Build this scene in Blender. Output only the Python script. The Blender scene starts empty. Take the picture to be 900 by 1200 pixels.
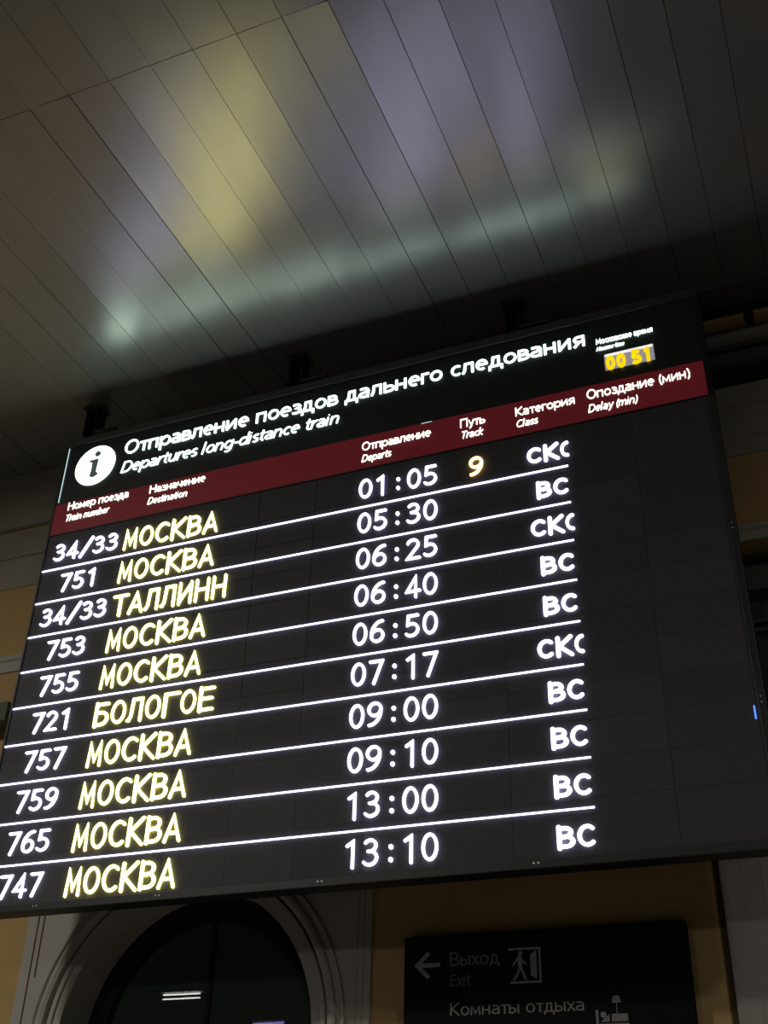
import bpy, bmesh, math, random
from mathutils import Vector, Matrix
random.seed(7)
SC = bpy.context.scene
COL = SC.collection
U = 0.2            # one departure row is 0.2 m
Z0 = 4.607         # height of the zero line of the row grid above the floor
FLOOR = -Z0 / U
D = 2.85           # the wall stands this many rows behind the screen
CEIL = 5.98

def P(x, y, z): return Vector((x * U, y * U, z * U + Z0))

# ------------------------------------------------------------------ camera
R = [[0.9256948811359667, 0.37755155613989994, 0.023319723304718876],
     [-0.18504746414277878, 0.5057499599405872, -0.8425997947035244],
     [-0.329918812820663, 0.7756750611412193, 0.5380351070985703]]
cam_data = bpy.data.cameras.new('camera')
cam_data.sensor_width = 36; cam_data.lens = 1328.305 * 36 / 1200
cam_data.clip_start = 0.05; cam_data.clip_end = 500
cam = bpy.data.objects.new('camera', cam_data); COL.objects.link(cam)
m = Matrix.Identity(4)
for i in range(3):
    m[i][0] = R[0][i]; m[i][1] = -R[1][i]; m[i][2] = -R[2][i]
m.translation = P(19.128, -21.309, -15.036)
cam.matrix_world = m
SC.camera = cam
# ------------------------------------------------------------------ view + world (night outside the canopy)
SC.view_settings.view_transform = 'Standard'; SC.view_settings.look = 'None'
SC.view_settings.exposure = 0; SC.view_settings.gamma = 1; SC.view_settings.use_curve_mapping = False
w = bpy.data.worlds.new('night'); SC.world = w; w.use_nodes = True
w.node_tree.nodes['Background'].inputs[0].default_value = (0.80, 0.86, 1.0, 1)
w.node_tree.nodes['Background'].inputs[1].default_value = 0.006
# ------------------------------------------------------------------ lamp of the hall, and unseen lamps added for fill
def area_light(name, loc, target, power, size, color, size_y=None):
    l = bpy.data.lights.new(name, 'AREA'); l.energy = power; l.color = color
    l.shape = 'RECTANGLE'; l.size = size; l.size_y = size_y or size
    o = bpy.data.objects.new(name, l); COL.objects.link(o); o.location = loc
    o.rotation_euler = (Vector(target) - Vector(loc)).to_track_quat('-Z', 'Y').to_euler()
    return o
KEY = (-8.0, -19.0, 5.35)
area_light('hall_and_fill_light', P(*KEY), P(-8, -18.9, -20), 108, 0.5, (1.0, 0.93, 0.80), 0.3)
FILL = (34.0, -22.0, 5.35)  # lamp added for general fill and to light the right pilaster
area_light('hall_and_fill_light', P(*FILL), P(34, -21.9, -20), 46, 0.5, (1.0, 0.92, 0.82), 0.3)
FAR_FILL = [(-8.0, -62.0, 5.35), (38.0, -66.0, 5.35)]  # unseen lamps added to brighten the wall below the board
for p_ in FAR_FILL: area_light('hall_and_fill_light', P(*p_), P(p_[0], p_[1] + .1, -20), 120, 1.6, (1.0, 0.95, 0.86), 0.6)

# ------------------------------------------------------------------ materials
def mat(name, color, rough=.6, metal=0, emit=None, es=0, noise=0, nscale=8, bump=0, spec=.5, stretch=None, coat=0):
    M = bpy.data.materials.new(name); M.use_nodes = True
    nt = M.node_tree; b = nt.nodes['Principled BSDF']
    b.inputs['Base Color'].default_value = (*color, 1); b.inputs['Roughness'].default_value = rough
    b.inputs['Metallic'].default_value = metal; b.inputs['Specular IOR Level'].default_value = spec
    b.inputs['Coat Weight'].default_value = coat
    if emit: b.inputs['Emission Color'].default_value = (*emit, 1); b.inputs['Emission Strength'].default_value = es
    if noise or bump:
        tc = nt.nodes.new('ShaderNodeTexCoord'); mp = nt.nodes.new('ShaderNodeMapping')
        if stretch: mp.inputs['Scale'].default_value = stretch
        nt.links.new(tc.outputs['Object'], mp.inputs[0])
        n = nt.nodes.new('ShaderNodeTexNoise'); n.inputs['Scale'].default_value = nscale; n.inputs['Detail'].default_value = 5
        nt.links.new(mp.outputs[0], n.inputs[0])
        if noise:
            r = nt.nodes.new('ShaderNodeValToRGB')
            r.color_ramp.elements[0].position = .3; r.color_ramp.elements[1].position = .7
            r.color_ramp.elements[0].color = (*[c * (1 - noise) for c in color], 1)
            r.color_ramp.elements[1].color = (*[min(1, c * (1 + noise)) for c in color], 1)
            nt.links.new(n.outputs[0], r.inputs[0]); nt.links.new(r.outputs[0], b.inputs['Base Color'])
        if bump:
            bp = nt.nodes.new('ShaderNodeBump'); bp.inputs['Strength'].default_value = bump; bp.inputs['Distance'].default_value = .01
            nt.links.new(n.outputs[0], bp.inputs['Height']); nt.links.new(bp.outputs[0], b.inputs['Normal'])
    return M
M = {}
M['plank'] = mat('brushed ceiling metal', (.42, .435, .435), rough=.27, metal=.62, spec=.3, noise=.05, nscale=3, stretch=(2, .6, 1))
M['slab'] = mat('ceiling void', (.02, .02, .02), rough=.9)
M['yellow'] = mat('ochre plaster', (.56, .385, .165), rough=.85, noise=.10, nscale=2.5, bump=.15)
M['white'] = mat('grey white plaster', (.50, .48, .44), rough=.85, noise=.10, nscale=3, bump=.15)
M['cornice'] = mat('stone coloured cornice', (.38, .36, .30), rough=.8, noise=.10, nscale=3, bump=.1)
M['marble'] = mat('streaked pilaster plaster', (.40, .38, .36), rough=.7, noise=.14, nscale=2.2, stretch=(3, 3, .5))
M['brown'] = mat('brown joint', (.10, .055, .025), rough=.8)
M['floor'] = mat('granite floor', (.18, .17, .16), rough=.45, noise=.2, nscale=20)
M['frame'] = mat('charcoal powder coat', (.035, .040, .040), rough=.45)
M['frame_dark'] = mat('black housing', (.012, .013, .013), rough=.5)
M['header'] = mat('black header film', (.022, .030, .027), rough=.5)
M['red'] = mat('dark red lit band', (.16, .012, .02), rough=.4, emit=(.8, .06, .09), es=.065)
M['module'] = [mat('louvred led mask', (c, c * .99, c * 1.14), rough=.75, noise=.1, nscale=60) for c in (.068, .073, .080)]
M['white_led'] = mat('white led', (.8, .8, .8), emit=(.73, .70, 1.0), es=3.3)
M['yellow_led'] = mat('yellow led', (.8, .8, .3), emit=(1.0, .88, .27), es=4.5)
M['amber_led'] = mat('amber led', (.8, .6, .3), emit=(1.0, .62, .20), es=5.0)
M['sign_white'] = mat('backlit lettering', (.8, .8, .8), emit=(.78, 1.0, .84), es=3.1)
M['clock_face'] = mat('grey clock window', (.3, .3, .32), emit=(.9, .86, .98), es=.24)
M['clock_edge'] = mat('white clock window edge', (.5, .5, .5), emit=(1, .98, 1), es=.9)
M['clock_led'] = mat('yellow clock led', (.8, .6, 0), emit=(1.0, .70, .0), es=1.0)
M['ink'] = mat('dark letter on lit disc', (.02, .03, .03), emit=(.8, 1, .9), es=.06)
M['leak'] = mat('light gap', (.5, .5, .5), emit=(.60, .90, .95), es=.9)
M['blue'] = mat('blue indicator', (.0, .1, .5), emit=(.1, .25, 1), es=1.5)
M['screw'] = mat('bright screw', (.75, .75, .72), rough=.3, metal=.6)
M['steel'] = mat('painted steel', (.07, .072, .068), rough=.5)
M['sign'] = mat('black direction sign', (.009, .009, .011), rough=.75, spec=.15)
M['sign_ink'] = mat('grey sign lettering', (.28, .28, .28), rough=.6)
M['sign_dim'] = mat('dim grey sign lettering', (.15, .15, .15), rough=.6)
M['glass'] = mat('dark window glass', (.075, .100, .085), rough=.004, spec=.6)
M['door_frame'] = mat('dark window frame', (.012, .012, .012), rough=.5)
M['box'] = mat('grey painted box', (.10, .11, .10), rough=.5)
M['tube'] = mat('lamp tube', (.9, .9, .9), emit=(1, .98, .92), es=14)
M['tube_violet'] = mat('violet lamp tube', (.7, .6, .9), emit=(.45, .35, 1), es=9)
M['lamp_body'] = mat('white lamp body', (.6, .6, .6), rough=.5)

# ------------------------------------------------------------------ mesh helpers
ORG = {}
def thing(name, label, cat, loc, group=None):
    o = bpy.data.objects.new(name, None); COL.objects.link(o); o.empty_display_size = .1
    o.location = P(*loc); ORG[o] = P(*loc); o['label'] = label; o['category'] = cat
    if group: o['group'] = group
    return o
def tag(o, label, cat, group=None):
    o['label'] = label; o['category'] = cat
    if group: o['group'] = group
    return o
def struct(o): o['kind'] = 'structure'; return o
class MB:
    def __init__(s): s.v = []; s.f = []
    def add(s, vs, fs):
        n = len(s.v); s.v += [Vector(a) for a in vs]; s.f += [tuple(i + n for i in f) for f in fs]; return s
    def box(s, x0, x1, y0, y1, z0, z1):
        return s.add([(x, y, z) for x in (x0, x1) for y in (y0, y1) for z in (z0, z1)],
                     [(0, 1, 3, 2), (4, 6, 7, 5), (0, 4, 5, 1), (2, 3, 7, 6), (0, 2, 6, 4), (1, 5, 7, 3)])
    def prism(s, pts, y0, y1):       # outline in x,z (any winding), pushed from y0 to y1
        n = len(pts)
        a = sum(pts[i][0] * pts[(i + 1) % n][1] - pts[(i + 1) % n][0] * pts[i][1] for i in range(n))
        if a < 0: pts = pts[::-1]
        v = [(x, y0, z) for x, z in pts] + [(x, y1, z) for x, z in pts]
        return s.add(v, [tuple(range(n)), tuple(range(2 * n - 1, n - 1, -1))] +
                     [((i + 1) % n, i, i + n, (i + 1) % n + n) for i in range(n)])
    def extrude_x(s, prof, x0, x1):  # profile in y,z
        n = len(prof)
        a = sum(prof[i][0] * prof[(i + 1) % n][1] - prof[(i + 1) % n][0] * prof[i][1] for i in range(n))
        if a < 0: prof = prof[::-1]
        v = [(x0, y, z) for y, z in prof] + [(x1, y, z) for y, z in prof]
        return s.add(v, [tuple(range(n - 1, -1, -1)), tuple(range(n, 2 * n))] +
                     [(i, (i + 1) % n, (i + 1) % n + n, i + n) for i in range(n)])
    def disc(s, cx, cz, rx, rz, y0, y1, n=32):
        return s.prism([(cx + rx * math.cos(2 * math.pi * i / n), cz + rz * math.sin(2 * math.pi * i / n)) for i in range(n)], y0, y1)
    def build(s, name, material, parent=None, bevel=0, smooth=False):
        w_ = [P(*v) for v in s.v]
        lo = Vector([min(v[i] for v in w_) for i in range(3)]); hi = Vector([max(v[i] for v in w_) for i in range(3)])
        c = (lo + hi) / 2
        me = bpy.data.meshes.new(name); me.from_pydata([v - c for v in w_], [], s.f); me.update()
        me.materials.append(material)
        if smooth:
            for p in me.polygons: p.use_smooth = True
        o = bpy.data.objects.new(name, me); COL.objects.link(o)
        ORG[o] = c
        if parent: o.parent = parent; o.location = c - ORG[parent]
        else: o.location = c
        if bevel:
            b = o.modifiers.new('bevel', 'BEVEL'); b.width = bevel * U; b.segments = 2; b.limit_method = 'ANGLE'
        return o

# ------------------------------------------------------------------ stroke lettering
def arc(cx, cy, rx, ry, a0, a1, n=None):
    n = n or max(4, int(abs(a1 - a0) / 16))
    return [(cx + rx * math.cos(math.radians(a0 + (a1 - a0) * i / n)), cy + ry * math.sin(math.radians(a0 + (a1 - a0) * i / n))) for i in range(n + 1)]
def glyph(c, h, X=.70):
    """strokes (centre lines) of a letter: capital height 1, half stroke h; returns advance, strokes"""
    l, t, T = h, 1 - h, X - h        # left centre line, capital top, small letter top
    def A(s, adv): return adv, s
    if c == ' ': return A([], .34)
    if c == '-': return A([[(.04, .36), (.30, .36)]], .36)
    if c == '(': return A([arc(.36, .38, .28, .62, 120, 240)], .30)
    if c == ')': return A([arc(-.08, .38, .28, .62, 60, -60)], .30)
    if c == '/': return A([[(.04, -.05), (.54, 1.05)]], .60)
    # ---- digits, .62 wide
    if c == '0': return A([arc(.31, .5, .31 - h, .5 - h, 90, 450, 24)], .70)
    if c == '1': return A([[(.12, .80), (.36, t), (.36, 0)]], .70)
    if c == '2': return A([arc(.29, 1 - h - .235, .26 - h / 3, .235, 160, -35, 10) + [(l, h), (.60, h)]], .70)
    if c == '3': return A([arc(.28, (t + .54) / 2, .23, (t - .54) / 2, 145, -90, 12), arc(.27, (.54 + h) / 2, .28, (.54 - h) / 2, 90, -145, 12), [(.20, .54), (.30, .54)]], .70)
    if c == '4': return A([[(.44, 0), (.44, t), (l, .28), (.62, .28)]], .70)
    if c == '5': return A([[(.54, t), (.13, t), (.11, .55)] + arc(.27, .32, .28, .32 - h, 115, -140, 14)], .70)
    if c == '6': return A([arc(.31, .31, .31 - h, .31 - h, 90, 450, 20), [(.54, t)] + arc(.52, .35, .52 - h, .65 - h, 95, 178, 8)], .70)
    if c == '7': return A([[(.05, t), (.57, t), (.22, 0)]], .70)
    if c == '9': return A([arc(.31, .69, .31 - h, .31 - h, 90, 450, 20), [(.08, h)] + arc(.10, .65, .52 - h, .65 - h, -85, -2, 8)], .70)
    if c == ':': return A([[(.30, .16), (.30, .18)], [(.30, .62), (.30, .64)]], .70)
    # ---- capitals
    if c in 'ОO': return A([arc(.40, .5, .40 - h, .5 - h, 90, 450, 28)], .88)
    if c in 'СC': return A([arc(.40, .5, .40 - h, .5 - h, 48, 312, 18)], .76)
    if c == 'Q': return A([arc(.40, .5, .40 - h, .5 - h, 90, 270, 12)], .42)          # left half of an O, cut by the field edge
    if c in 'МM': return A([[(l, 0), (l + .05, t), (.41, .22), (.77 - l, t), (.82 - l, 0)]], .92)
    if c in 'КK': return A([[(l, 0), (l, 1)], [(.60, 1), (l + .06, .52), (.62, 0)]], .70)
    if c in 'ВB': return A([[(l, 0), (l, 1)], [(l, t), (.30, t)] + arc(.30, t - .5 * (t - .53), .22, .5 * (t - .53), 90, -90, 8) + [(l, .53)], [(l, .53), (.33, .53)] + arc(.33, (.53 + h) / 2, .25, (.53 - h) / 2, 90, -90, 8) + [(l, h)]], .70)
    if c in 'АA': return A([[(h * .6, 0), (.36, t), (.72 - h * .6, 0)], [(.15, .30), (.57, .30)]], .78)
    if c in 'ТT': return A([[(0, t), (.66, t)], [(.33, 0), (.33, t)]], .72)
    if c == 'Л': return A([[(0, h), (.06, h), (.15, .25), (.19, t), (.66 - l, t), (.66 - l, 0)]], .76)
    if c == 'И': return A([[(l, 1), (l, 0)], [(l, .06), (.70 - l, .94)], [(.70 - l, 1), (.70 - l, 0)]], .80)
    if c == 'Н': return A([[(l, 1), (l, 0)], [(.70 - l, 1), (.70 - l, 0)], [(l, .53), (.70 - l, .53)]], .80)
    if c == 'П': return A([[(l, 0), (l, t), (.70 - l, t), (.70 - l, 0)]], .80)
    if c == 'Б': return A([[(l, 0), (l, 1)], [(l, t), (.56, t)], [(l, .58), (.32, .58)] + arc(.32, (.58 + h) / 2, .26, (.58 - h) / 2, 90, -90, 8) + [(l, h)]], .70)
    if c == 'Г': return A([[(l, 0), (l, t), (.56, t)]], .62)
    if c in 'ЕE': return A([[(l, 0), (l, 1)], [(l, t), (.55, t)], [(l, .52), (.50, .52)], [(l, h), (.55, h)]], .66)
    if c == 'D': return A([[(l, 0), (l, 1)], [(l, t), (.30, t)] + arc(.30, .5, .42 - h, .5 - h, 90, -90, 14) + [(l, h)]], .82)
    # ---- small letters
    if c in 'оo': return A([arc(.29, X / 2, .29 - h, X / 2 - h, 90, 450, 22)], .65)
    if c in 'сc': return A([arc(.28, X / 2, .28 - h, X / 2 - h, 50, 310, 14)], .53)
    if c in 'еe': return A([[(h + .02, X * .52), (.54 - h, X * .52)] + arc(.28, X / 2, .26 - h + .02, X / 2 - h, 5, 300, 18)], .61)
    if c in 'аa': return A([[(.05, T - .02)] + arc(.25, T - .17, .21, .17, 115, 0, 7) + [(.50 - h, 0)], arc(.25, .20, .24 - h * .5, .20 - h, 75, 360 - 20, 14), [(.27, .385), (.48 - h, .40)]], .60)
    if c in 'рp': return A([[(l, -.28), (l, X)], arc(.33, X / 2, .28 - h, X / 2 - h, 155, -155, 18), ], .66)
    if c in 'г': return A([[(l, 0), (l, T), (.38, T)]], .43)
    if c == 'r': return A([[(l, 0), (l, X)], [(l, .40)] + arc(.30, T - .22, .20, .22, 160, 80, 6)], .40)
    if c == 'п': return A([[(l, 0), (l, T), (.53 - l, T), (.53 - l, 0)]], .64)
    if c == 'н': return A([[(l, 0), (l, X)], [(.53 - l, 0), (.53 - l, X)], [(l, X * .5), (.53 - l, X * .5)]], .64)
    if c == 'и': return A([[(l, X), (l, 0)], [(l, .04), (.55 - l, X - .04)], [(.55 - l, X), (.55 - l, 0)]], .66)
    if c == 'л': return A([[(0, h), (.05, h), (.11, .2), (.14, T), (.53 - l, T), (.53 - l, 0)]], .63)
    if c == 'д': return A([[(h * .6, -.20), (h * .6, h), (.62 - h * .6, h), (.62 - h * .6, -.20)], [(.11, h), (.17, .3), (.19, T), (.50 - h, T), (.50 - h, h)]], .68)
    if c == 'в': return A([[(l, 0), (l, X)], [(l, T), (.25, T)] + arc(.25, (T + .37) / 2, .17, (T - .37) / 2, 90, -90, 6) + [(l, .37)], [(l, .37), (.28, .37)] + arc(.28, (.37 + h) / 2, .20, (.37 - h) / 2, 90, -90, 6) + [(l, h)]], .56)
    if c == 'ь': return A([[(l, 0), (l, X)], [(l, .41), (.28, .41)] + arc(.28, (.41 + h) / 2, .21, (.41 - h) / 2, 90, -90, 6) + [(l, h)]], .57)
    if c == 'ы': return A([[(l, 0), (l, X)], [(l, .41), (.24, .41)] + arc(.24, (.41 + h) / 2, .19, (.41 - h) / 2, 90, -90, 6) + [(l, h)], [(.66 - l, 0), (.66 - l, X)]], .76)
    if c == 'з': return A([[(.04, T - .02)] + arc(.22, (T + .37) / 2, .19, (T - .37) / 2, 110, -90, 8) + arc(.22, (.37 + h) / 2, .23, (.37 - h) / 2, 90, -115, 8) + [(.02, h + .03)]], .51)
    if c == 'я': return A([[(.50 - l, 0), (.50 - l, X)], [(.50 - l, T), (.24, T)] + arc(.24, (T + .31) / 2, .19, (T - .31) / 2, 90, 270, 6) + [(.50 - l, .31)], [(.26, .30), (.04, 0)]], .60)
    if c == 'к': return A([[(l, 0), (l, X)], [(.47, X), (l + .05, X * .52), (.50, 0)]], .54)
    if c == 'k': return A([[(l, 0), (l, 1.05)], [(.45, X), (l + .05, X * .52), (.48, 0)]], .52)
    if c == 'м': return A([[(l, 0), (l + .03, T), (.33, .14), (.63 - l, T), (.66 - l, 0)]], .76)
    if c == 'ч': return A([[(l, X), (l, .45)] + arc(.25 + h * .4, .45, .25 - h * .6, .20, 180, 280, 6) + [(.50 - l, .30)], [(.50 - l, X), (.50 - l, 0)]], .61)
    if c == 'т': return A([[(0, T), (.48, T)], [(.24, 0), (.24, T)]], .51)
    if c == 't': return A([[(.15, .92), (.15, .2)] + arc(.29, .20, .14, .20 - h, 180, 285, 6), [(0, T), (.34, T)]], .40)
    if c in 'уy': return A([[(.04, X), (.28, .04)], [(.50, X), (.24, -.10)] + arc(.10, -.06, .12, .18, -30, -95, 4)], .56)
    if c in 'хx': return A([[(.02, X), (.47, 0)], [(.47, X), (.02, 0)]], .54)
    if c == 's': return A([arc(.22, T - .155, .17, .155, 50, 250, 9) + arc(.20, h + .145, .18, .145, 60, -130, 9)], .46)
    if c == 'u': return A([[(l, X), (l, .24)] + arc(.26, .24, .26 - h, .24 - h, 180, 300, 7) + [(.52 - l, .20)], [(.52 - l, X), (.52 - l, 0)]], .64)
    if c == 'n': return A([[(l, 0), (l, X)], [(l, X * .62)] + arc(.28, T - .22, .24 - h + .01, .22, 150, 0, 8) + [(.52 - h + .0, 0)]], .64)
    if c == 'm': return A([[(l, 0), (l, X)], [(l, X * .62)] + arc(.24, T - .2, .21 - h + .01, .2, 150, 0, 7) + [(.45 - h, 0)], [(.45 - h, X * .62)] + arc(.63, T - .2, .21 - h + .01, .2, 150, 0, 7) + [(.84 - h, 0)]], .96)
    if c == 'b': return A([[(l, 0), (l, 1.05)], arc(.33, X / 2, .28 - h, X / 2 - h, 155, -155, 18)], .66)
    if c == 'd': return A([[(.58 - l, 0), (.58 - l, 1.05)], arc(.28, X / 2, .28 - h, X / 2 - h, 25, 335, 18)], .67)
    if c == 'g': return A([[(.58 - l, X), (.58 - l, 0)] + arc(.30, -.02, .28 - h, .24, 0, -125, 8), arc(.28, X / 2, .28 - h, X / 2 - h, 25, 335, 18)], .67)
    if c == 'l': return A([[(l, 0), (l, 1.05)]], .27)
    if c == 'i': return A([[(l, 0), (l, X)], [(l, .90), (l, .92)]], .27)
    if c == 'w': return A([[(.02, X), (.21, .03), (.40, X - .05), (.59, .03), (.78, X)]], .83)
    raise ValueError(c)

def ribbon(mb, pts, hw, tf, y0, y1, roundcap=True):
    """thicken a polyline by hw (letter space), map by tf, extrude y0..y1"""
    q = [pts[0]]
    for p in pts[1:]:
        if math.hypot(p[0] - q[-1][0], p[1] - q[-1][1]) > 1e-3: q.append(p)
    pts = q
    if len(pts) < 2: pts = [pts[0], (pts[0][0], pts[0][1] + .002)]
    closed = len(pts) > 4 and math.hypot(pts[0][0] - pts[-1][0], pts[0][1] - pts[-1][1]) < 2e-3
    if closed: pts = pts[:-1]
    n = len(pts)
    def nrm(a, b):
        d = (b[0] - a[0], b[1] - a[1]); k = math.hypot(*d) or 1; return (-d[1] / k, d[0] / k)
    Ls, Rs = [], []
    for i in range(n):
        if closed: n0 = nrm(pts[i - 1], pts[i]); n1 = nrm(pts[i], pts[(i + 1) % n])
        else:
            n0 = nrm(pts[i - 1], pts[i]) if i else nrm(pts[0], pts[1])
            n1 = nrm(pts[i], pts[i + 1]) if i < n - 1 else n0
        mx, my = n0[0] + n1[0], n0[1] + n1[1]; k = math.hypot(mx, my)
        if k < .25: mx, my = n0; s = 1
        else: mx /= k; my /= k; s = min(1 / max(.2, mx * n0[0] + my * n0[1]), 1.9)
        Ls.append((pts[i][0] + mx * hw * s, pts[i][1] + my * hw * s)); Rs.append((pts[i][0] - mx * hw * s, pts[i][1] - my * hw * s))
    v = []; f = []
    for a, b in zip(Ls, Rs):
        for p, y in ((a, y0), (b, y0), (a, y1), (b, y1)):
            x, z = tf(*p); v.append((x, y, z))
    rng = range(n if closed else n - 1)
    y0 -= .0007 * (len(mb.v) % 97) / 97 * 6
    v = [(p[0], y0 if j % 4 < 2 else y1, p[2]) for j, p in enumerate(v)]
    for i in rng:
        a = 4 * i; b = 4 * ((i + 1) % n)
        f += [(a, a + 1, b + 1, b), (a, b, b + 2, a + 2), (a + 1, a + 3, b + 3, b + 1)]
    if not closed: f += [(0, 2, 3, 1), (4 * n - 4, 4 * n - 3, 4 * n - 1, 4 * n - 2)]
    mb.add(v, f)
    if roundcap and not closed:
        for c in (pts[0], pts[-1]):
            k = 10; pv = [tf(c[0] + hw * math.cos(2 * math.pi * j / k), c[1] + hw * math.sin(2 * math.pi * j / k)) for j in range(k)]
            mb.prism([p for p in pv], y0 + .0008, y1)

def lettering(mb, text, x0, x1, base, cap, hw, y0, y1, slant=0, rnd=False, X=.70, cell=None, cellw=None):
    """text between x0 and x1 on a base line; cell: fixed advance in rows"""
    h = hw
    if cell is None:
        tot = 0; pos = []
        for c in text: a, s = glyph(c, h, X); pos.append(tot); tot += a
        tot -= .08
        sx = (x1 - x0) / tot
        for c, px in zip(text, pos):
            a, s = glyph(c, h, X)
            tf = lambda u, v, px=px: (x0 + (px + u) * sx + slant * v * cap, base + v * cap)
            for st in s: ribbon(mb, st, h, tf, y0, y1, rnd)
    else:
        for i, c in enumerate(text):
            a, s = glyph(c, h, X)
            cw = cellw or .36
            k = cw / (a - .08)
            ox = (0 if c not in ':' else (cell - cw) * .5 - .02)
            if c == 'Q': k = cw / .80
            if c == ':': k = cw / .62
            tf = lambda u, v, i=i, k=k, ox=ox: (x0 + i * cell + ox + u * k, base + v * cap)
            for st in s: ribbon(mb, st, h * (1.45 if c == ':' else 1), tf, y0, y1, rnd)
    return mb

# ================================================================== SETTING
# floor
# unseen beam added behind the viewer to keep far light off the upper wall
struct(MB().box(-70, 60, -41, -39, 1.6, CEIL + .35).build('trim_shade_beam', M['lamp_body']))
struct(MB().box(-70, 60, -110, 8, FLOOR - 1, FLOOR).build('floor', M['floor']))
# ceiling: dark void slab with metal planks
ceil = struct(MB().box(-70, 60, -110, 3.6, CEIL + .35, CEIL + 1).build('ceiling', M['slab']))
PW = 1.0462; PX = 5.1095
def plank(x0, x1, y0, y1):
    """shallow tray with folded lips and a slight hollow"""
    n = 6; g = .007; v = []; f = []
    tilt = random.gauss(0, .016); sag = random.uniform(-.001, .009); tw = random.gauss(0, .006)
    m_ = 5
    for j in range(m_ + 1):
        y = y0 + g + (y1 - y0 - 2 * g) * j / m_
        for i in range(n + 1):
            t = i / n; x = x0 + g + (x1 - x0 - 2 * g) * t
            z = CEIL + (t - .5) * (tilt + tw * (j / m_ - .5) * 2) + sag * (1 - (2 * t - 1) ** 2)
            v.append((x, y, z))
    for j in range(m_):
        for i in range(n):
            a = j * (n + 1) + i; f.append((a, a + n + 1, a + n + 2, a + 1))
    mb = MB().add(v, f)
    # lips folded upward, a closed shallow tray
    k0 = len(v); top = CEIL + .16
    ring = [j * (n + 1) for j in range(m_ + 1)] + [m_ * (n + 1) + i for i in range(1, n + 1)] + \
           [j * (n + 1) + n for j in range(m_ - 1, -1, -1)] + [i for i in range(n - 1, 0, -1)]
    q = len(ring); mb.v += [Vector(v[i]) for i in ring] + [Vector((v[i][0], v[i][1], top)) for i in ring]
    mb.f += [(k0 + i, k0 + q + i, k0 + q + (i + 1) % q, k0 + (i + 1) % q) for i in range(q)]
    return mb
M['lip_shade'] = mat('dark plank lip', (.03, .03, .03), rough=.8)  # lips coloured dark for the shade in the plank gaps
for row, (ya, yb) in enumerate(((-9.2, 2.84), (-21.25, -9.2), (-33.3, -21.25))):
    for i in range(-24, 26):
        o = plank(PX + i * PW, PX + (i + 1) * PW, ya, yb).build('plank', M['plank'], ceil, smooth=True)
        o.data.materials.append(M['lip_shade'])
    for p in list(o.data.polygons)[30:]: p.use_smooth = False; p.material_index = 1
# wall: ochre plaster with arched opening
AC, AZ, AR = 4.2, -11.37, 3.32
SX0, SX1 = -.54, 8.87                                    # plaster surround
wall = MB()
def pane_xz(mb, x0, x1, z0, z1, y): mb.add([(x0, y, z0), (x1, y, z0), (x1, y, z1), (x0, y, z1)], [(0, 1, 2, 3)])
WX0, WX1 = -40, 45
WINX0, WINZ0, WINZ1 = 17.2, -8.0, -1.15                  # window right of the board
wall.box(WX0, SX0 + .3, D, D + 1.0, FLOOR, 6.6)
wall.box(SX0 + .3, SX1 - .3, D, D + 1.0, -6, 6.6)
wall.box(SX1 - .3, WINX0, D, D + 1.0, FLOOR, 6.6)
wall.box(WINX0, 24.5, D, D + 1.0, WINZ1, 6.6)
wall.box(WINX0, 24.5, D, D + 1.0, FLOOR, WINZ0)
wall.box(24.5, WX1, D, D + 1.0, FLOOR, 6.6)
W = struct(wall.build('wall_back', M['yellow']))
# surround around the arch
sur = MB(); N = 40
ys = D - .10
arcp = [(AC - AR * math.cos(math.pi * i / N), AZ + AR * math.sin(math.pi * i / N)) for i in range(N + 1)]
ZT = -4.6
sur.box(SX0, AC - AR, ys, D + 1.0, FLOOR, AZ); sur.box(AC + AR, SX1, ys, D + 1.0, FLOOR, AZ)
sur.box(SX0, AC - AR, ys, D + 1.0, AZ, ZT); sur.box(AC + AR, SX1, ys, D + 1.0, AZ, ZT)
for a, b in zip(arcp, arcp[1:]):
    sur.prism([a, b, (b[0], ZT), (a[0], ZT)], ys, D + 1.0)
so = struct(sur.build('trim_1', M['white']))
def sweep(mb, prof, cx, cz, r0, zb, y_ref, n=48):
    """profile (dr, dy) swept along the jambs and the arch"""
    path = [(cx - 1, zb, 0)]
    st = []
    for dr, dy in prof: pass
    stations = [(-1, 0, zb)] + [(-math.cos(math.pi * i / n), math.sin(math.pi * i / n), None) for i in range(n + 1)] + [(1, 0, zb)]
    v = []; f = []; k = len(prof)
    for cxs, szs, zz in stations:
        for dr, dy in prof:
            r = r0 + dr
            v.append((cx + cxs * r, y_ref + dy, zz if zz is not None else cz + szs * r))
    for i in range(len(stations) - 1):
        for j in range(k):
            a = i * k + j; b = i * k + (j + 1) % k
            f.append((a, b, b + k, a + k))
    mb.add(v, f)
    return mb
mo = MB()
sweep(mo, [(-.36, .02), (-.36, -.05), (-.24, -.05), (-.22, -.0), (-.18, -.0), (-.15, -.12), (-.05, -.16), (.03, -.13), (.05, -.03), (.12, -.03), (.16, -.09), (.22, -.09), (.24, .02)], AC, AZ, 3.9, FLOOR, ys)
mo.build('moulding', M['white'], so)
ln = MB()
for x in (-.23, -.06): ln.box(x - .018, x + .018, ys - .012, ys + .02, -9.9 if x > -.1 else FLOOR, -5)
ln.build('groove', M['brown'], so)
ln = MB()
for x in (8.55, 8.70): ln.box(x - .012, x + .012, ys - .008, ys + .02, FLOOR, -5)
ln.build('groove', M['cornice'], so)
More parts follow.
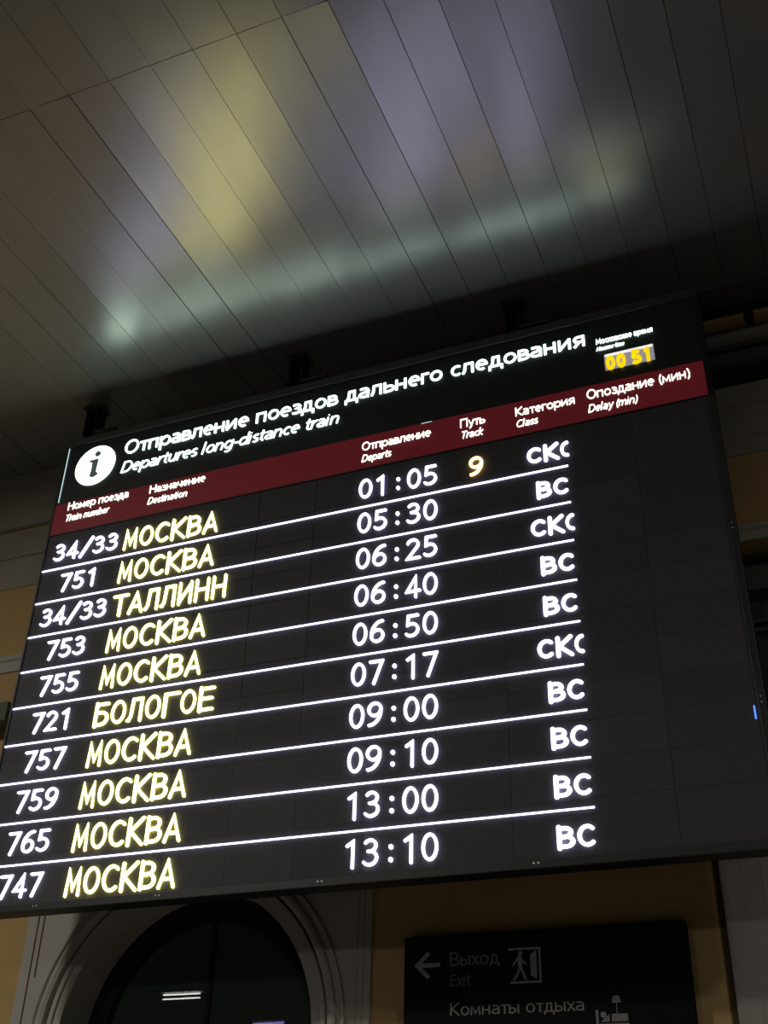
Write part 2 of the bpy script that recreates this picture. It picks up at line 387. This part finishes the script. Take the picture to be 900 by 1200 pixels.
# arched window: dark frame, panes and mullion
door = struct(MB().box(AC - 4, AC + 4, D + 1.7, D + 1.9, FLOOR, -7.4).build('door_1', M['door_frame']))
fr = MB()
def archring(mb, r0, r1, y0, y1, n=40):
    A_ = [(-math.cos(math.pi * i / n), math.sin(math.pi * i / n)) for i in range(n + 1)]
    for (c0, s0), (c1, s1) in zip(A_, A_[1:]):
        mb.prism([(AC + c0 * r0, AZ + s0 * r0), (AC + c1 * r0, AZ + s1 * r0), (AC + c1 * r1, AZ + s1 * r1), (AC + c0 * r1, AZ + s0 * r1)], y0, y1)
    mb.box(AC - r1, AC - r0, y0, y1, FLOOR, AZ); mb.box(AC + r0, AC + r1, y0, y1, FLOOR, AZ)
archring(fr, 2.80, AR + .3, D + 1.0, D + 1.3)
archring(fr, 2.74, 2.80, D + 1.06, D + 1.24)
fr.build('frame', M['door_frame'], door)
GY = D + 1.12; GR = 2.80
for x0, x1 in ((AC - GR, AC - .05), (AC + .05, AC + GR)):
    pts = [(x0, FLOOR + .2), (x1, FLOOR + .2)]
    n = 24; xs = [x1 + (x0 - x1) * i / n for i in range(n + 1)]
    pts += [(x, AZ + math.sqrt(max(0, GR ** 2 - (x - AC) ** 2))) for x in xs]
    g = MB(); g.prism(pts, GY, GY + .05); g.build('glass', M['glass'], door)
MB().box(AC - .05, AC + .05, GY - .08, GY + .12, FLOOR, AZ + GR).build('mullion', M['door_frame'], door)
# window to the right of the board
win = struct(MB().box(WINX0, 24.5, D + .75, D + .85, WINZ0, WINZ1).build('window_1', M['glass']))
wf = MB()
for z in (-1.25, -2.25, -2.9, -3.12, -7.9): wf.box(WINX0, 24.5, D + .60, D + .75, z - .04, z + .04)
for x in (17.3, 20.8, 24.3): wf.box(x - .07, x + .07, D + .55, D + .75, WINZ0, WINZ1)
wf.build('frame', M['box'], win)
MB().box(WINX0, 24.5, D + .35, D + .75, -2.22, -1.62).build('blind_box', M['box'], win)
# cornices (profiles in y,z)
def cornice(name, prof, x0, x1, mt): return struct(MB().extrude_x([(D + .02, prof[0][1])] + prof + [(D + .02, prof[-1][1])], x0, x1).build(name, mt))
cornice('trim_2', [(D - .10, 5.97), (D - .10, 4.33), (D - .16, 4.30), (D - .16, 3.84), (D - .05, 3.80)], -40, 9, M['cornice'])
cornice('trim_3', [(D - .02, 3.66), (D - .14, 3.62), (D - .14, 2.95), (D - .10, 2.85), (D - .10, 2.72), (D - .05, 2.70), (D - .05, 2.0), (D - .03, 1.97), (D - .03, 1.62)], -40, 9, M['cornice'])
cornice('trim_4', [(D - .0, -.73), (D - .10, -.78), (D - .10, -.92), (D - .05, -.96), (D - .05, -1.30)], -40, 9, M['white'])
cornice('trim_5', [(D - .10, 5.97), (D - .10, 3.92), (D - .10, 3.60), (D - .16, 3.55), (D - .16, 3.42)], 9, 45, M['frame_dark'])  # near-black colour stands for the dark gaps between the cornice strips
cornice('trim_10', [(D - .30, 5.24), (D - .62, 5.22), (D - .62, 5.10), (D - .30, 5.06)], 9, 19.0, M['yellow'])
cornice('trim_11', [(D - .30, 5.24), (D - .62, 5.22), (D - .62, 5.10), (D - .30, 5.06)], 19.25, 45, M['yellow'])
cornice('trim_12', [(D - .30, 4.80), (D - .50, 4.78), (D - .50, 4.60), (D - .30, 4.56)], 9, 45, M['cornice'])
cornice('trim_13', [(D - .25, 4.24), (D - .36, 4.22), (D - .36, 3.92), (D - .25, 3.88)], 9, 45, M['box'])
cornice('trim_6', [(D - .02, 3.38), (D - .18, 3.30), (D - .18, 2.75), (D - .06, 2.66), (D - .06, 2.32), (D - .14, 2.26), (D - .14, 1.76), (D - .08, 1.72), (D - .08, 1.52), (D - .04, 1.48), (D - .04, 1.30)], 9, 45, M['cornice'])
cornice('trim_7', [(D - .0, -.70), (D - .16, -.76), (D - .16, -.86), (D - .08, -.92), (D - .08, -1.14)], 16.4, 45, M['white'])
# pilaster on the right
pil = MB(); pil.box(16.5, 21.5, D - .22, D + .05, FLOOR, -8.02)
po = struct(pil.build('trim_8', M['marble'], bevel=.03))
MB().box(16.36, 16.5, D - .04, D + .03, FLOOR, -8.05).build('shaded_gap', M['brown'], po)  # brown strip stands in for the shadow in the gap beside the pilaster
gl = MB()
for x in (16.95, 17.35, 17.8, 18.3, 18.9): gl.box(x - .035, x + .035, D - .228, D - .2, FLOOR, -8.05)
gl.build('fluting', M['marble'], po)

# ================================================================== DEPARTURE BOARD
BX0, BX1, BZ0, BZ1, BD = -.07, 18.08, -9.08, 4.38, .45
board = thing('departure_board', 'huge black lit departure board with a red heading band hanging under the ceiling', 'display board', (9, .25, -9.08))
MB().box(BX0, BX1, .02, BD, BZ0, BZ1).build('housing', M['frame_dark'], board, bevel=.02)
fb = MB().box(BX0, BX1, -.06, .02, BZ0, -8.90); fb.build('bottom_rail', M['frame'], board, bevel=.015)
MB().box(17.92, BX1, -.06, .02, -8.90, 1.10).build('side_rail', M['frame'], board, bevel=.015)
MB().box(17.95, BX1, -.06, .02, 1.10, 4.15).build('side_rail', M['frame_dark'], board, bevel=.015)
MB().box(BX0, -.02, -.04, .02, -8.90, 4.15).build('side_rail', M['frame'], board)
MB().box(BX0, BX1, -.06, .02, 4.15, BZ1).build('top_rail', M['steel'], board, bevel=.015)
# header
hd = MB().box(.0, 17.95, -.01, .02, 2.16, 4.15).build('header_panel', M['header'], board)
MB().box(.042, .058, -.03, -.01, 2.24, 4.12).build('light_gap', M['leak'], hd)
YF, YB = -.034, -.008
def text_part(name, parent, *a, material='sign_white', label=None, **k):
    mb = MB(); y = k.pop('ys', (YF, YB)); lettering(mb, *a, y[0], y[1], **k)
    o = mb.build(name, M[material], parent)
    if label: o['label'] = label
    return o
def words(name, text, x0, x1, *a, hw, slant=0):
    h = hw; pos = [0]
    for c in text: pos.append(pos[-1] + glyph(c, h)[0])
    sx = (x1 - x0) / (pos[-1] - .08); i = 0
    for wd in text.split(' '):
        text_part(name, hd, wd, x0 + pos[i] * sx, x0 + (pos[i + len(wd)] - .08) * sx, *a, hw, slant=slant)
        i += len(wd) + 1
words('title_word', 'Отправление поездов дальнего следования', 2.03, 15.30, 3.42, .475, hw=.054)
words('subtitle_word', 'Departures long-distance train', 2.02, 8.70, 2.79, .37, hw=.046, slant=.22)
icon = MB().disc(1.09, 3.28, .665, .665, YF, YB, 40).build('information_disc', M['sign_white'], hd)
ii = MB(); y0, y1 = YF - .02, YF - .0005
ii.disc(1.13, 3.66, .095, .092, y0, y1, 16)
ii.prism([(.97, 2.93), (1.0, 3.12), (.99, 3.40), (.90, 3.40), (.90, 3.48), (1.19, 3.48), (1.17, 3.12), (1.18, 3.02), (1.25, 2.98), (1.24, 2.92), (1.12, 2.86), (1.02, 2.87)], y0, y1)
ii.build('information_letter', M['ink'], hd)['label'] = 'dark letter i on the white disc'
text_part('clock_caption', hd, 'Московское время', 15.56, 16.93, 3.36, .165, .050)
text_part('clock_caption', hd, 'Moscow time', 15.55, 16.22, 3.15, .115, .055, slant=.2)
ck = MB().box(15.72, 16.90, -.03, .0, 2.50, 2.97).build('clock_display', M['clock_face'], board)
MB().box(15.74, 16.88, -.045, -.03, 2.90, 2.965).build('lit_edge', M['clock_edge'], ck)
cd = MB()
for t, x in (('00', 15.75), ('51', 16.37)): lettering(cd, t, x, x + .46, 2.47, .43, .11, -.06, -.03, cell=.255, cellw=.215)
cd.build('clock_digits', M['clock_led'], ck)['label'] = 'yellow digits 00 51'
# heading band
hb = MB().box(-.02, 17.95, -.012, .02, 1.16, 2.16).build('heading_band', M['red'], board)
hb['label'] = 'dark red lit band with column headings'
MB().box(-.02, 17.95, -.02, .02, 1.12, 1.16).build('seam', M['frame_dark'], board)
HT = [('Номер поезда', .43, 2.42, 1.90, .24, 0), ('Train number', .40, 1.83, 1.53, .20, .2),
      ('Назначение', 3.11, 4.84, 1.86, .235, 0), ('Destination', 3.10, 4.32, 1.50, .20, .2),
      ('Отправление', 9.42, 11.27, 1.71, .24, 0), ('Departs', 9.42, 10.20, 1.36, .20, .2),
      ('Путь', 12.05, 12.68, 1.75, .24, 0), ('Track', 12.05, 12.60, 1.41, .20, .2),
      ('Категория', 13.46, 14.92, 1.73, .24, 0), ('Class', 13.46, 13.98, 1.39, .20, .2),
      ('Опоздание (мин)', 15.22, 17.62, 1.76, .26, 0), ('Delay (min)', 15.22, 16.36, 1.37, .21, .2)]
for t, a, b, z, cap, sl in HT: text_part('column_heading', hb, t, a, b, z, cap * 1.06, .047, slant=sl, ys=(-.028, -.012))
MB().box(11.02, 11.30, -.02, -.012, 2.15, 2.162).build('light_gap', M['leak'], hb)
# led screen of modules
scr = MB().box(-.02, 17.92, .012, .02, -8.90, 1.12).build('display_screen', M['frame_dark'], board)
xs = [-.02, 1.79] + [1.79 + 1.6 * k for k in range(1, 10)] + [17.92]
zs = [1.12, .20] + [.20 - .8 * k for k in range(1, 11)] + [-8.90]
base = None
for xi in range(len(xs) - 1):
    for zi in range(len(zs) - 1):
        g = random.choice((.008, .010, .013)) if xi in (3, 4) and zi < 7 else random.choice((.0015, .002, .003, .004)); yy = random.uniform(-.002, .001)
        MB().box(xs[xi] + g, xs[xi + 1] - g, yy, .013, zs[zi + 1] + g * .7, zs[zi] - g * .7).build('led_module', random.choice(M['module']), scr)
LF, LB = -.045, -.004
for k in range(9):
    if k == 0:
        r = MB().box(0, 12.15, -.030, -.006, -.017, .020); r.box(12.15, 14.64, -.030, -.006, -.022, .015)
    else: r = MB().box(0, 14.64, -.030, -.006, -k - .017, -k + .017)
    r.build('row_line', M['white_led'], scr)
rows = [('34/33', 'МОСКВА', '01:05', 'СКQ'), ('751', 'МОСКВА', '05:30', 'ВС'), ('34/33', 'ТАЛЛИНН', '06:25', 'СКQ'), ('753', 'МОСКВА', '06:40', 'ВС'),
        ('755', 'МОСКВА', '06:50', 'ВС'), ('721', 'БОЛОГОЕ', '07:17', 'СКQ'), ('757', 'МОСКВА', '09:00', 'ВС'), ('759', 'МОСКВА', '09:10', 'ВС'),
        ('765', 'МОСКВА', '13:00', 'ВС'), ('747', 'МОСКВА', '13:10', 'ВС')]
for k, (nr, dest, tm, cl) in enumerate(rows):
    z = -k
    kw = dict(material='white_led', rnd=True, ys=(LF, LB))
    text_part('train_number', scr, nr, .30 if len(nr) == 5 else .69, 0, z + .26, .52, .056, cell=.425, cellw=.34, label='white glowing number ' + nr, **kw)
    text_part('departure_time', scr, tm, 9.39, 0, z + .25, .56, .053, cell=.427, cellw=.345, label='white glowing time ' + tm, **kw)
    text_part('train_class', scr, cl, 13.69 if len(cl) == 3 else 13.87, 0, z + .26, .42, .080, cell=.40, cellw=.33, label='bold white Cyrillic class letters', **kw)
    text_part('destination', scr, dest, 2.56, 0, z + .19, .60, .058, cell=.486, cellw=.40, material='yellow_led', label='yellow glowing destination ' + dest, rnd=True, ys=(LF, LB))
text_part('track_number', scr, '9', 12.26, 0, .26, .52, .058, cell=.42, cellw=.34, material='amber_led', label='amber glowing number 9', rnd=True, ys=(LF, LB))
# fixings
def screws(x, z, dx, dz):
    mb = MB()
    for s in (0, 1): mb.disc(x + dx * s, z + dz * s, .022, .022, -.075, -.055, 8)
    mb.build('screw_pair', M['screw'], board)
for x in (1.8, 5.0, 8.85, 13.4): screws(x, -8.98, .09, 0)
screws(18.0, -2.3, 0, -.12); screws(18.0, -6.2, 0, -.12)
MB().box(17.83, 17.86, -.02, -.004, -6.62, -6.35).build('indicator_light', M['blue'], board)['label'] = 'small blue lit mark at the right edge'
# mounting rail and hangers
rl = MB().box(.9, 40, .52, .78, 4.72, 4.93)
tag(rl.build('mounting_rail', M['steel'], bevel=.02), 'long grey steel rail running along behind the top of the departure board', 'rail')
for i, x in enumerate((.2, 7.05, 13.35)):
    lab = ['steel hanger above the left end of the departure board', 'steel hanger above the middle of the departure board title',
           'steel hanger above the last title word of the board'][i]
    t = thing('ceiling_hanger', lab, 'bracket', (x + .3, .65, 4.93), 'hangers between the ceiling and the rail')
    MB().box(x - .28, x + .28, .35, .95, 5.90, 5.965).build('top_plate', M['steel'], t)
    h_ = MB().box(x - .22, x - .16, .45, .85, 4.93, 5.90); h_.box(x + .16, x + .22, .45, .85, 4.93, 5.90); h_.box(x - .16, x + .16, .80, .85, 4.93, 5.90)
    h_.build('channel', M['frame_dark'], t)
    MB().box(x + .22, x + .95, .45, .85, 4.932, 5.02).build('foot_plate', M['steel'], t)

# ================================================================== DIRECTION SIGN ON THE WALL
sg = thing('direction_sign', 'black wall sign with a left arrow, exit and rest room wording below the board', 'sign', (12.6, D - .1, -13.2))
SY = D - .28
MB().box(9.73, 15.72, SY, D - .01, -13.2, -9.59).build('panel', M['sign'], sg, bevel=.02)
tb = (SY - .012, SY + .002)
q = lambda a, b: (a, b)
ar = MB()
ribbon(ar, [(10.06, -10.18), (10.55, -10.18)], .042, q, *tb, roundcap=False)
ribbon(ar, [(10.30, -9.93), (10.03, -10.18), (10.30, -10.43)], .042, q, *tb, roundcap=False)
ar.build('arrow', M['sign_ink'], sg)['label'] = 'grey arrow pointing left'
text_part('sign_text', sg, 'Выход', 10.77, 11.85, -10.22, .27, .052, material='sign_dim', ys=tb)
text_part('sign_text', sg, 'Exit', 10.77, 11.20, -10.62, .23, .045, material='sign_dim', ys=tb, slant=.1)
text_part('sign_text', sg, 'Комнаты отдыха', 10.77, 13.58, -11.19, .25, .050, material='sign_ink', ys=tb)
ic = MB(); dx, dz = 12.06, -10.61; K = .65
ribbon(ic, [(dx, dz + .65), (dx + .66, dz + .65), (dx + .66, dz), (dx + .02, dz)], .022, q, *tb, roundcap=False)
ic.prism([(dx + .46, dz + .12), (dx + .59, dz + .05), (dx + .59, dz + .61), (dx + .46, dz + .53)], *tb)
ic.disc(dx + .25, dz + .565, .045, .045, *tb, 12)
for st, wd in (([(.35, .74), (.37, .46)], .068), ([(.36, .46), (.28, .26), (.16, .08)], .034), ([(.38, .46), (.46, .26), (.54, .10)], .034),
               ([(.33, .76), (.20, .60), (.13, .50)], .026), ([(.38, .74), (.48, .62), (.55, .54)], .026)):
    ribbon(ic, [(dx + a * K, dz + b * K) for a, b in st], wd * K, q, *tb, roundcap=True)
ic.build('exit_pictogram', M['sign_ink'], sg)['label'] = 'grey pictogram of a walking figure at a door'
bd = MB()
bd.prism([(14.13, -11.07), (14.32, -11.07), (14.28, -10.94), (14.17, -10.94)], *tb)
bd.box(14.22, 14.235, tb[0], tb[1], -11.26, -11.07)
bd.box(13.80, 13.85, tb[0], tb[1], -11.62, -11.19); bd.box(13.85, 14.45, tb[0], tb[1], -11.50, -11.44); bd.box(14.40, 14.45, tb[0], tb[1], -11.62, -11.50)
bd.box(14.11, 14.43, tb[0], tb[1], -11.41, -11.27); bd.disc(13.95, -11.28, .06, .06, *tb, 12)
bd.prism([(13.89, -11.41), (14.07, -11.41), (14.07, -11.27)], *tb)
bd.build('bed_pictogram', M['sign_ink'], sg)['label'] = 'grey pictogram of a bed under a lamp'

# grey box on the ochre wall, left of the board
gb = MB().box(-4.6, -2.18, D - .7, D - .01, -3.16, -2.58)
tag(gb.build('wall_box', M['box'], bevel=.03), 'grey box on the ochre wall beside the left edge of the board', 'box')

# ================================================================== LAMPS (behind the camera; tubes seen mirrored in the arched glass, fill lamps added)
def tube_lamp(x, y, z, L, label, tubes, mt):
    t = thing('tube_lamp', label, 'lamp', (x, y, z))
    MB().box(x - L / 2 - .2, x + L / 2 + .2, y - .5, y + .5, z + .16, z + .3).build('lamp_body', M['lamp_body'], t)
    MB().box(x - .05, x + .05, y - .05, y + .05, z + .3, CEIL + .35).build('rod', M['steel'], t)
    for s in tubes:
        mb = MB(); n = 10; rr = .07
        v = [(x + e * L / 2, y + rr * math.cos(2 * math.pi * i / n), z - s + rr * math.sin(2 * math.pi * i / n)) for e in (-1, 1) for i in range(n)]
        mb.add(v, [tuple(range(n)), tuple(range(2 * n - 1, n - 1, -1))] + [(i, i + n, (i + 1) % n + n, (i + 1) % n) for i in range(n)])
        mb.build('tube', mt, t)
tube_lamp(-46.7, -76.7, 5.08, 4.3, 'far hanging lamp with two white tubes behind the viewer, mirrored in the arched glass', (0, .40), M['tube'])
tube_lamp(-44.5, -91.7, 4.45, 3.8, 'far hanging lamp with one violet tube behind the viewer, mirrored in the arched glass', (0,), M['tube_violet'])
for (x, y, z), lab in ((KEY, 'square ceiling lamp over the left side of the hall behind the viewer'), (FILL, 'added fill lamp over the right side of the hall behind the viewer'),
                       (FAR_FILL[0], 'added fill lamp far back on the left of the hall'), (FAR_FILL[1], 'added fill lamp far back on the right of the hall')):
    t = thing('ceiling_and_fill_lamp', lab, 'lamp', (x, y, z + .25), 'ceiling lamps of the hall')
    MB().box(x - 1.6, x + 1.6, y - 1.6, y + 1.6, z + .38, z + .60).build('lamp_body', M['lamp_body'], t)
